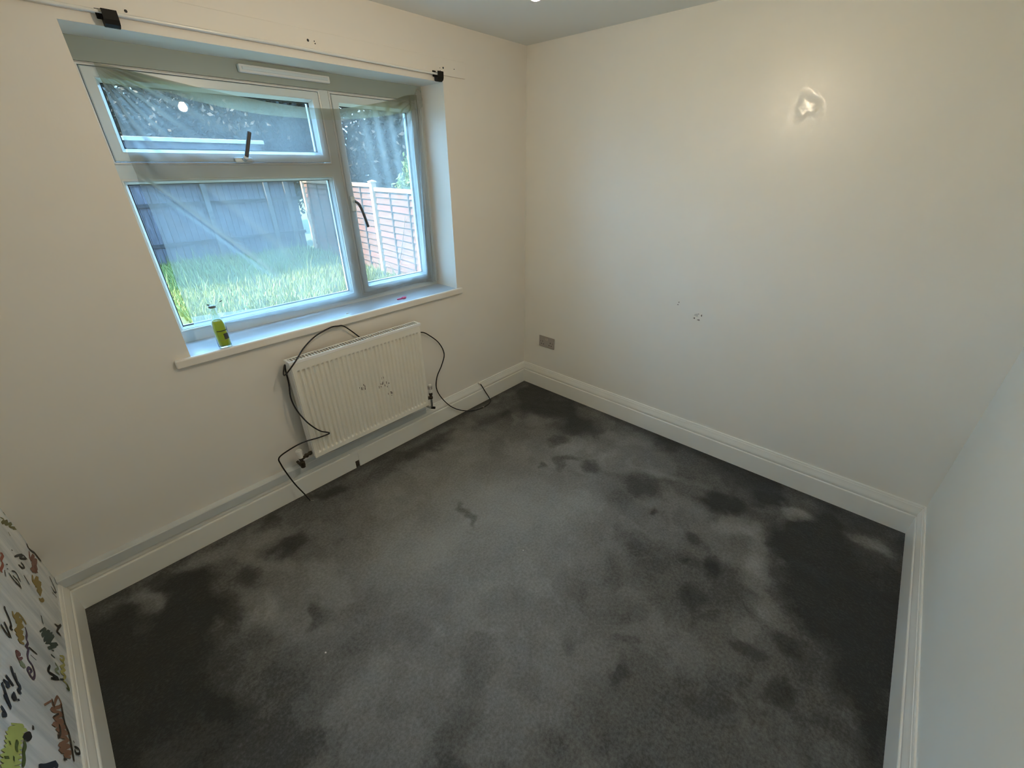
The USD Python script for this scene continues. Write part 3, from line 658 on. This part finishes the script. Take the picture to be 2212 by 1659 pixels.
# left valve
vl = obj('valve_head', lathe([(0, 0.292), (0.012, 0.292), (0.0135, 0.298), (0.0125, 0.322), (0.0165, 0.325), (0.0170, 0.337), (0.0150, 0.341), (0.006, 0.342), (0.0055, 0.338), (0, 0.338)], 20).apply_translation([-1.982, -0.080, 0]), 'valve_white', R, smooth=40)
obj('valve_body', cat_mesh(lathe([(0, 0.238), (0.012, 0.238), (0.0145, 0.241), (0.0145, 0.262), (0.010, 0.266), (0.0095, 0.278), (0.0120, 0.281), (0.0120, 0.292), (0, 0.292)], 8).apply_translation([-1.982, -0.080, 0]),
                           cyl((-1.982, -0.080, 0.280), (-1.950, -0.080, 0.290), 0.008), cyl((-1.957, -0.080, 0.288), (-1.945, -0.080, 0.291), 0.0135, 6), cyl((-1.945, -0.080, 0.291), (-1.917, -0.080, 0.297), 0.009),
                           cyl((-1.935, -0.080, 0.293), (-1.925, -0.080, 0.295), 0.0125, 6)), 'brass_dark', R)
obj('pipe', cat_mesh(tube(spline([(-1.982, -0.080, 0.240), (-1.982, -0.079, 0.232), (-1.982, -0.064, 0.2235), (-1.982, -0.030, 0.2225), (-1.982, 0.0, 0.2225)], 6), 0.0078, 12), cyl((-1.982, -0.080, 0.228), (-1.982, -0.080, 0.240), 0.0125, 8)), 'brass_dark', R, smooth=40)
# right valve
obj('valve_head', lathe([(0, 0.335), (0.012, 0.335), (0.0130, 0.345), (0.0130, 0.385), (0.0115, 0.395), (0, 0.397)], 20).apply_translation([-1.081, -0.080, 0]), 'valve_white', R, smooth=40)
obj('head_grip', cat_mesh(*[box(-1.081 + 0.0125 * math.cos(a) - 0.002, -1.081 + 0.0125 * math.cos(a) + 0.002, -0.080 + 0.0125 * math.sin(a) - 0.002, -0.080 + 0.0125 * math.sin(a) + 0.002, 0.362, 0.386) for a in np.arange(0, 6.28, 0.785)]), 'chip_grey', R)
obj('valve_body', cat_mesh(lathe([(0, 0.285), (0.0105, 0.285), (0.0125, 0.289), (0.0125, 0.302), (0.009, 0.306), (0.009, 0.314), (0.0125, 0.317), (0.0125, 0.334), (0, 0.335)], 8).apply_translation([-1.081, -0.080, 0]),
                           cyl((-1.085, -0.080, 0.300), (-1.129, -0.080, 0.300), 0.0085), cyl((-1.098, -0.080, 0.300), (-1.110, -0.080, 0.300), 0.013, 6)), 'brass_dark', R)
obj('pipe', tube(spline([(-1.081, -0.080, 0.286), (-1.081, -0.080, 0.240), (-1.082, -0.076, 0.222), (-1.083, -0.058, 0.206), (-1.083, -0.026, 0.204), (-1.083, 0.003, 0.204)], 6), 0.0075, 14), 'chrome', R, smooth=True)
obj('drain_knob', cyl((-1.083, -0.060, 0.208), (-1.061, -0.088, 0.206), 0.0085, 12), 'black_plastic', R)

# ------------------------------------------------------------------ black aerial cable
ca = [(-1.36, -0.030, 0.70), (-1.43, -0.028, 0.77), (-1.492, -0.026, 0.850), (-1.566, -0.032, 0.932), (-1.605, -0.034, 0.946), (-1.650, -0.034, 0.948), (-1.740, -0.046, 0.928), (-1.822, -0.080, 0.897), (-1.880, -0.118, 0.866),
      (-1.918, -0.126, 0.836), (-1.950, -0.118, 0.806), (-1.955, -0.106, 0.804), (-1.940, -0.085, 0.825), (-1.927, -0.070, 0.835), (-1.930, -0.066, 0.800), (-1.932, -0.066, 0.730), (-1.944, -0.075, 0.655), (-1.940, -0.098, 0.588),
      (-1.915, -0.128, 0.512), (-1.868, -0.132, 0.438), (-1.826, -0.130, 0.404), (-1.820, -0.130, 0.396), (-1.828, -0.130, 0.393), (-1.880, -0.132, 0.398), (-1.965, -0.128, 0.408), (-2.040, -0.112, 0.388), (-2.086, -0.092, 0.356), (-2.083, -0.076, 0.302),
      (-2.066, -0.058, 0.222), (-2.044, -0.064, 0.132), (-2.020, -0.085, 0.060), (-2.005, -0.104, 0.009)]
cb = [(-1.36, -0.030, 0.70), (-1.27, -0.028, 0.735), (-1.16, -0.030, 0.765), (-1.062, -0.026, 0.756), (-0.997, -0.024, 0.712), (-0.926, -0.022, 0.637), (-0.891, -0.022, 0.546), (-0.922, -0.022, 0.468), (-0.972, -0.022, 0.394), (-0.987, -0.024, 0.307),
      (-0.952, -0.034, 0.213), (-0.876, -0.042, 0.112), (-0.770, -0.046, 0.034), (-0.668, -0.078, 0.008), (-0.572, -0.090, 0.007), (-0.505, -0.074, 0.011), (-0.495, -0.052, 0.034), (-0.515, -0.032, 0.090), (-0.545, -0.020, 0.158), (-0.556, -0.008, 0.176)]
CB = thing('aerial_cable', 'black cable looping over the radiator and down both its sides to the carpet', 'cable')
obj('cable', tube(spline(ca[::-1] + cb[1:], 6), 0.0037, 8), 'cable_black', CB, smooth=True)
obj('bare_end', cyl((-2.005, -0.104, 0.009), (-1.990, -0.116, 0.0055), 0.0026, 8), 'chrome', CB)
obj('cable_clip', cat_mesh(rbox(-0.566, -0.548, -0.016, 0.0, 0.166, 0.184, 0.003), cyl((-0.569, -0.004, 0.184), (-0.569, -0.016, 0.190), 0.003, 8)), 'valve_white', CB, label='white clip fixing the cable end to the skirting top')
obj('cable_joint', cyl((-0.606, -0.0865, 0.0075), (-0.592, -0.0885, 0.0075), 0.0055, 10), 'chip_grey', CB)

# ------------------------------------------------------------------ things on the window board
BX, BY, BZ = -2.126, 0.018, 0.972
B = thing('glass_bottle', 'clear glass bottle of yellow drink standing at the left end of the window board', 'bottle', (BX, BY, BZ), rotz=25)
outer = [(0, 0.0015), (0.022, 0.0), (0.0265, 0.003), (0.0275, 0.010), (0.0275, 0.092), (0.0270, 0.105), (0.0235, 0.122), (0.0165, 0.138), (0.0135, 0.150), (0.0125, 0.176), (0.0142, 0.179), (0.0142, 0.184), (0.0128, 0.186), (0.0128, 0.194)]
inner = [(0.0098, 0.194), (0.0098, 0.172), (0.0108, 0.150), (0.0140, 0.138), (0.0208, 0.122), (0.0244, 0.105), (0.0248, 0.092), (0.0248, 0.014), (0.020, 0.009), (0, 0.008)]
obj('glass', lathe(outer + inner, 40), 'bottle_glass', B, smooth=40)
obj('drink', lathe([(0, 0.0084), (0.0196, 0.0094), (0.0243, 0.0143), (0.0243, 0.092), (0.0239, 0.105), (0.0205, 0.1215), (0.0175, 0.128), (0, 0.1282)], 40), 'yellow_drink', B, smooth=40)
def label_patch(a0, a1, z0, z1, r, n=14):
    a, z = np.meshgrid(np.linspace(a0, a1, n), [z0, z1], indexing='ij')
    return trimesh.Trimesh(np.stack([r * np.cos(a), r * np.sin(a), z], -1).reshape(-1, 3), grid_faces(n, 2), process=False)
obj('label_band', label_patch(-2.75, -0.9, 0.082, 0.086, 0.02765), 'bottle_label', B)
obj('label_band', label_patch(-2.75, -0.9, 0.040, 0.042, 0.02765), 'bottle_print', B)
obj('label', label_patch(-1.95, -1.15, 0.043, 0.070, 0.02770), 'bottle_label', B, label='small dark label')
obj('cap', lathe([(0, 0.1985), (0.0110, 0.198), (0.0140, 0.1955), (0.0148, 0.188), (0.0135, 0.188), (0.0130, 0.1945), (0, 0.1945)], 21), 'bottle_cap', B)

P = thing('pink_clip', 'small pink plastic clip lying near the right end of the window board', 'clip', (-1.118, 0.070, 0.9722), rotz=-8)
obj('arm', rbox(-0.030, 0.012, -0.0045, 0.0045, 0, 0.006, 0.002), 'pink_plastic', P)
obj('jaw', cat_mesh(rbox(0.004, 0.031, -0.009, 0.008, 0.0015, 0.012, 0.003), rbox(0.016, 0.030, -0.003, 0.012, 0.0, 0.009, 0.002)), 'pink_pale', P, label='paler wider end')
obj('paint_flake', cat_mesh(rbox(-1.502, -1.491, 0.050, 0.057, 0.972, 0.9755, 0.0015), rbox(-1.489, -1.485, 0.050, 0.053, 0.972, 0.974, 0.0008)), 'lint', label='tiny white paint flake on the middle of the window board', cat='debris')

# ------------------------------------------------------------------ double socket on the right wall
S = thing('double_socket', 'grey double plug socket low on the right wall beside the corner', 'socket')
sy0, sy1, sz0, sz1 = -0.3255, -0.1705, 0.381, 0.474
obj('plate', rbox(-0.0095, 0.0, sy0, sy1, sz0, sz1, 0.0035), 'socket_plastic', S)
for k, cy in enumerate((-0.2085, -0.2875)):
    for (dy, dz, w_, h_) in [(0, 0.012, 0.0028, 0.0046), (-0.011, -0.011, 0.0045, 0.0026), (0.011, -0.011, 0.0045, 0.0026)]:
        obj('pin_hole', box(-0.0100, -0.0090, cy + dy - w_, cy + dy + w_, 0.418 + dz - h_, 0.418 + dz + h_), 'socket_hole', S)
    obj('switch', rbox(-0.0130, -0.008, cy + (-0.032 if k == 0 else 0.032) - 0.0055, cy + (-0.032 if k == 0 else 0.032) + 0.0055, 0.444, 0.464, 0.002), 'socket_switch', S)
for cy in (-0.188, -0.308):
    obj('screw', cyl((-0.0092, cy, 0.4275), (-0.0100, cy, 0.4275), 0.0028, 10), 'socket_hole', S)

# ------------------------------------------------------------------ pendant bulb in the middle of the ceiling
L = thing('pendant_bulb', 'bare glowing bulb on a pendant cord at the ceiling centre', 'lamp', (-1.540, -1.349, 0))
obj('ceiling_rose', lathe([(0, 2.372), (0.012, 2.372), (0.030, 2.380), (0.045, 2.392), (0.047, 2.4), (0, 2.4)], 28), 'valve_white', L, smooth=40)
obj('cord', cyl((0, 0, 2.180), (0, 0, 2.374), 0.003), 'valve_white', L)
obj('lamp_holder', lathe([(0, 2.122), (0.0165, 2.122), (0.0175, 2.128), (0.0175, 2.150), (0.013, 2.168), (0.006, 2.184), (0, 2.184)], 24), 'valve_white', L, smooth=40)
obj('bulb', lathe([(0, 2.068), (0.008, 2.0690), (0.0160, 2.0735), (0.0215, 2.0810), (0.0240, 2.0900), (0.0232, 2.0990), (0.0195, 2.1090), (0.0150, 2.1170), (0.0135, 2.1225), (0, 2.1225)], 28), 'bulb_glow', L, smooth=True)

# lint on the carpet
obj('lint_speck', trimesh.creation.icosphere(1, 0.0035).apply_translation([-2.345, -0.987, 0.004]), 'lint', label='white lint speck on the carpet nearer the lower left', cat='lint')
obj('lint_speck', trimesh.creation.icosphere(1, 0.0028).apply_translation([-1.443, -1.244, 0.004]), 'lint', label='tiny white lint speck in the middle of the carpet', cat='lint')

# ------------------------------------------------------------------ garden outside
GZ = -0.2
gxx, gyy = np.meshgrid(np.concatenate([np.linspace(-30, -6, 9), np.linspace(-5, 5, 61), np.linspace(6, 30, 9)]), np.concatenate([np.linspace(0.4, 14, 81), np.linspace(15, 45, 9)]), indexing='ij')
gzz = GZ + (meshkit.fbm(np.stack([gxx, gyy, gxx * 0], -1) * 1.7, 3, 6) - 0.5) * 0.07
obj('lawn', trimesh.Trimesh(np.stack([gxx, gyy, gzz], -1).reshape(-1, 3), grid_faces(*gxx.shape), process=False), 'lawn_soil', smooth=True, kind='structure', label='green garden lawn outside the window')
nb = 30000
by_ = 4.3 + 5.28 * RNG.random(nb)
bx_ = -1.5 + (1.93 + 0.096 * (by_ - 5.63) + 1.5) * RNG.random(nb)
tall = RNG.random(nb) < 0.02
hb = np.where(tall, RNG.uniform(0.22, 0.42, nb), RNG.uniform(0.06, 0.17, nb))
hb *= 0.7 + 0.7 * meshkit.noise(np.stack([bx_ * 2, by_ * 2, by_ * 0], -1), 3)
az, ln = RNG.uniform(0, 2 * np.pi, nb), RNG.uniform(0.1, 0.6, nb)
wd = np.where(tall, 0.006, 0.010)
b0 = np.stack([bx_, by_, np.full(nb, GZ - 0.02)], 1)
di = np.stack([np.cos(az), np.sin(az), 0 * az], 1); si = np.stack([-np.sin(az), np.cos(az), 0 * az], 1) * wd[:, None]
mid = b0 + di * (hb * ln * 0.3)[:, None] + np.array([0, 0, 1]) * (hb * 0.6)[:, None]
tip = b0 + di * (hb * ln)[:, None] + np.array([0, 0, 1]) * hb[:, None]
gvv = np.stack([b0 - si, b0 + si, mid - si * 0.8, mid + si * 0.8, tip], 1).reshape(-1, 3)
gi_ = np.arange(nb)[:, None] * 5
gff = np.vstack([gi_ + [0, 1, 3], gi_ + [0, 3, 2], gi_ + [2, 3, 4]])
obj('long_grass', (gvv, gff), 'grass_blades', kind='stuff', label='long uncut grass on the lawn', cat='grass')

# garden fence on the right: panels of overlapping boards between posts
FP, FD, FN = np.array([2.10, 5.63, 0.0]), np.array([0.096, 0.9954, 0.0]), np.array([-0.9954, 0.096, 0.0])
FM = np.eye(4); FM[:3, 0], FM[:3, 1], FM[:3, 2], FM[:3, 3] = FD, FN, (0, 0, 1), FP
def fenced(m):
    m = m.copy(); m.apply_transform(FM); m.fix_normals(); return m
def fence_panel(t0, t1, ztop, battens, label):
    p = thing('garden_fence', label, 'fence', group='brown fence lengths on the right of the garden')
    nrow = 13
    pitch = (ztop - 0.05 - GZ) / nrow
    for k in range(nrow):
        z0 = GZ + 0.01 + k * pitch
        b = box(t0, t1, -0.005, 0.005, 0, pitch * 1.28)
        n_ = len(b.vertices)
        b = b.subdivide().subdivide() if k in (3, 7, 10) else b
        b.vertices[:, 1] += 0.020 - 0.030 * (b.vertices[:, 2] / pitch)
        b.vertices[:, 2] += z0 + (meshkit.noise(np.stack([b.vertices[:, 0] * 2.1, b.vertices[:, 0] * 0, b.vertices[:, 0] * 0 + k], -1), 2) - 0.5) * 0.02
        obj('slat', fenced(b), 'fence_wood_red' if k % 4 == 2 else 'fence_wood', p)
    for tb in battens:
        obj('batten', fenced(box(tb - 0.016, tb + 0.016, 0.014, 0.040, GZ + 0.02, ztop - 0.05)), 'batten_wood', p)
    obj('cap_rail', fenced(rbox(t0, t1, -0.025, 0.040, ztop - 0.068, ztop, 0.006)), 'fence_cap', p)
def fence_post(t, ztop, label):
    p = thing('fence_post', label, 'fence post', group='white posts of the brown fence')
    obj('post', fenced(rbox(t - 0.050, t + 0.050, -0.03, 0.066, GZ - 0.05, ztop - 0.03, 0.006)), 'fence_post_paint', p)
    cp = trimesh.convex.convex_hull(np.array([[t + sx * 0.062, 0.018 + sy * 0.062, z] for sx in (-1, 1) for sy in (-1, 1) for z in (ztop - 0.035, ztop - 0.012)] + [[t, 0.018, ztop + 0.012]]))
    obj('post_cap', fenced(cp), 'fence_post_paint', p)
fence_panel(0.03, 1.86, 1.452, [0.515, 0.95, 1.45], 'sunlit brown fence panel just left of the white post')
fence_panel(-1.945, -0.115, 1.385, [-0.70, -1.35], 'sunlit brown fence panel right of the white post')
fence_panel(1.98, 3.785, 1.46, [2.3, 2.9, 3.5], 'far brown fence panel running to the shaded back fence')
fence_post(-0.05, 1.500, 'white fence post with a pyramid cap seen through the side casement')
fence_post(-2.01, 1.44, 'white fence post nearest the house at the near end of the sunlit fence')
fence_post(1.915, 1.50, 'white fence post between the middle and the far fence panel')
fence_post(3.85, 1.50, 'white fence post at the far corner of the garden')

K = thing('back_fence', 'shaded grey board fence across the far end of the lawn', 'fence')
xb = -1.75
while xb < 2.36:
    hgt = 1.50 + 0.02 * RNG.random()
    obj('board', box(xb, xb + 0.118, 9.80, 9.815 + 0.012 * RNG.random(), GZ, hgt), 'old_board', K); xb += 0.125
for zr in (0.225, 1.03, 1.44):
    obj('rail', box(-1.80, 2.40, 9.755, 9.80, zr - 0.035, zr + 0.035), 'old_rail', K)
for xp in (-1.35, 0.35, 1.66, 2.12):
    obj('post', rbox(xp - 0.05, xp + 0.05, 9.70, 9.80, GZ, 1.52, 0.006), 'old_post', K)

SHZ = 2.27
# trees behind the fences
def crown(n, size, leaf, seed):
    g = np.random.default_rng(seed)
    cl = g.normal(size=(40, 3)); cl /= np.linalg.norm(cl, axis=1, keepdims=True); cl *= g.uniform(0.3, 0.85, (40, 1))
    k = g.integers(0, 40, n)
    d = g.normal(size=(n, 3)); d /= np.linalg.norm(d, axis=1, keepdims=True)
    c = (cl[k] + d * g.uniform(0.1, 0.36, (n, 1))) * size
    a = g.normal(size=(n, 3)); a /= np.linalg.norm(a, axis=1, keepdims=True)
    b = np.cross(a, g.normal(size=(n, 3))); b /= np.linalg.norm(b, axis=1, keepdims=True)
    L_ = leaf * g.uniform(0.7, 1.3, (n, 1))
    v = np.stack([c - a * L_, c + b * L_ * 0.45, c + a * L_, c - b * L_ * 0.45], 1).reshape(-1, 3)
    i = np.arange(n)[:, None] * 4
    return v, np.vstack([i + [0, 1, 2], i + [0, 2, 3]])
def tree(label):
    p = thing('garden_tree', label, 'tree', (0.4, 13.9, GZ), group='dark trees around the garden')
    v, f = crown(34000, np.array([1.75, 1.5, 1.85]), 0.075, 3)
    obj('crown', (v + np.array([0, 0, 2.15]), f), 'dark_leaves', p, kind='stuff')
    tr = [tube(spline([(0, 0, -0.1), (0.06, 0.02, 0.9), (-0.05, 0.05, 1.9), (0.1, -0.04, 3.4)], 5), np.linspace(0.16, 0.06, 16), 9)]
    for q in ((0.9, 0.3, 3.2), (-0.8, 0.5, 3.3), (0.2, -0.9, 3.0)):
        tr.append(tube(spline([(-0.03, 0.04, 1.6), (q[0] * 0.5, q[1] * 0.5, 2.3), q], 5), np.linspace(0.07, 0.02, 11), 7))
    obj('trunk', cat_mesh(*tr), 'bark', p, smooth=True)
    return p
def tree_copy(src, label, loc, rz, sc):
    q = path_for('garden_tree', '/World')
    x = UsdGeom.Xform.Define(stage, q)
    x.GetPrim().GetReferences().AddInternalReference(src)
    x.GetPrim().SetInstanceable(True)
    x.ClearXformOpOrder()
    for a in ('xformOp:translate', 'xformOp:rotateZ', 'xformOp:scale'):
        if x.GetPrim().HasAttribute(a):
            x.GetPrim().GetAttribute(a).Clear()
    x.AddTransformOp().Set(Gf.Matrix4d().SetScale(Gf.Vec3d(*sc)) * Gf.Matrix4d().SetRotate(Gf.Rotation(Gf.Vec3d(0, 0, 1), rz)) * Gf.Matrix4d().SetTranslate(Gf.Vec3d(*loc)))
    prim_tag(x.GetPrim(), label, 'tree', 'dark trees around the garden')
    return q
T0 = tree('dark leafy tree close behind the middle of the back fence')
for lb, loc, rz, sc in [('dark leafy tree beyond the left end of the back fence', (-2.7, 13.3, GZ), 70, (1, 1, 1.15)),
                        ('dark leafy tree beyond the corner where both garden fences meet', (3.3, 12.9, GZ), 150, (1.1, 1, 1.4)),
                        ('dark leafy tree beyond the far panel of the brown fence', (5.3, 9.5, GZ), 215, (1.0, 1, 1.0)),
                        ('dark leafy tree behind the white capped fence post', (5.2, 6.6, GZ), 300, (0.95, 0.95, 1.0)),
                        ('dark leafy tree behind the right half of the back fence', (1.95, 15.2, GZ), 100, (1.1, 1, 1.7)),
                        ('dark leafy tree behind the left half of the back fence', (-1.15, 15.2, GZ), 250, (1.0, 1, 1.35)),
                        ('unseen tall dark tree added at the left to shade the back of the lawn', (-3.9, 8.7, GZ), 40, (1.15, 1.1, 2.15))]:  # the last tree is unseen, added and stretched to shade the lawn
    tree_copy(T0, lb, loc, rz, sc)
obj('garden_stick', fenced(tube(spline([(-0.66, 0.055, GZ), (-0.76, 0.053, 0.05), (-0.94, 0.050, 0.36), (-1.10, 0.048, 0.70), (-1.21, 0.046, 0.95)], 5), np.linspace(0.010, 0.005, 21), 7)), 'bark', label='thin dark stick leaning on the sunlit fence right of the post', cat='stick')
SH = thing('added_shed', 'added low shed whose pale edge draws a bright line behind the left part of the back fence', 'shed')  # shed added so that its pale edge draws the bright line
obj('wall', box(-1.9, 1.98, 10.32, 11.2, GZ, SHZ - 0.05), 'old_board', SH)
obj('roof_edge', rbox(-2.0, 2.06, 10.25, 10.29, SHZ - 0.035, SHZ + 0.045, 0.006), 'bright_line_pale', SH)
obj('roof', box(-2.0, 2.06, 10.29, 11.28, SHZ - 0.05, SHZ + 0.02), 'old_rail', SH)
p = thing('garden_bush', 'pale green sunlit bush rising over the fence right of the white post', 'bush', (2.62, 4.80, GZ))
v, f = crown(3600, np.array([0.60, 0.60, 0.72]), 0.050, 12)
obj('foliage', (v + np.array([0, 0, 1.62]), f), 'bush_leaves', p, kind='stuff')
obj('stem', cat_mesh(*[tube(spline([(0, 0, -0.05), (dx * 0.3, dy * 0.3, 0.6), (dx, dy, 1.5)], 5), np.linspace(0.025, 0.01, 11), 7) for dx, dy in ((0.2, 0.1), (-0.2, 0.15), (0.05, -0.22))]), 'bark', p, smooth=True)
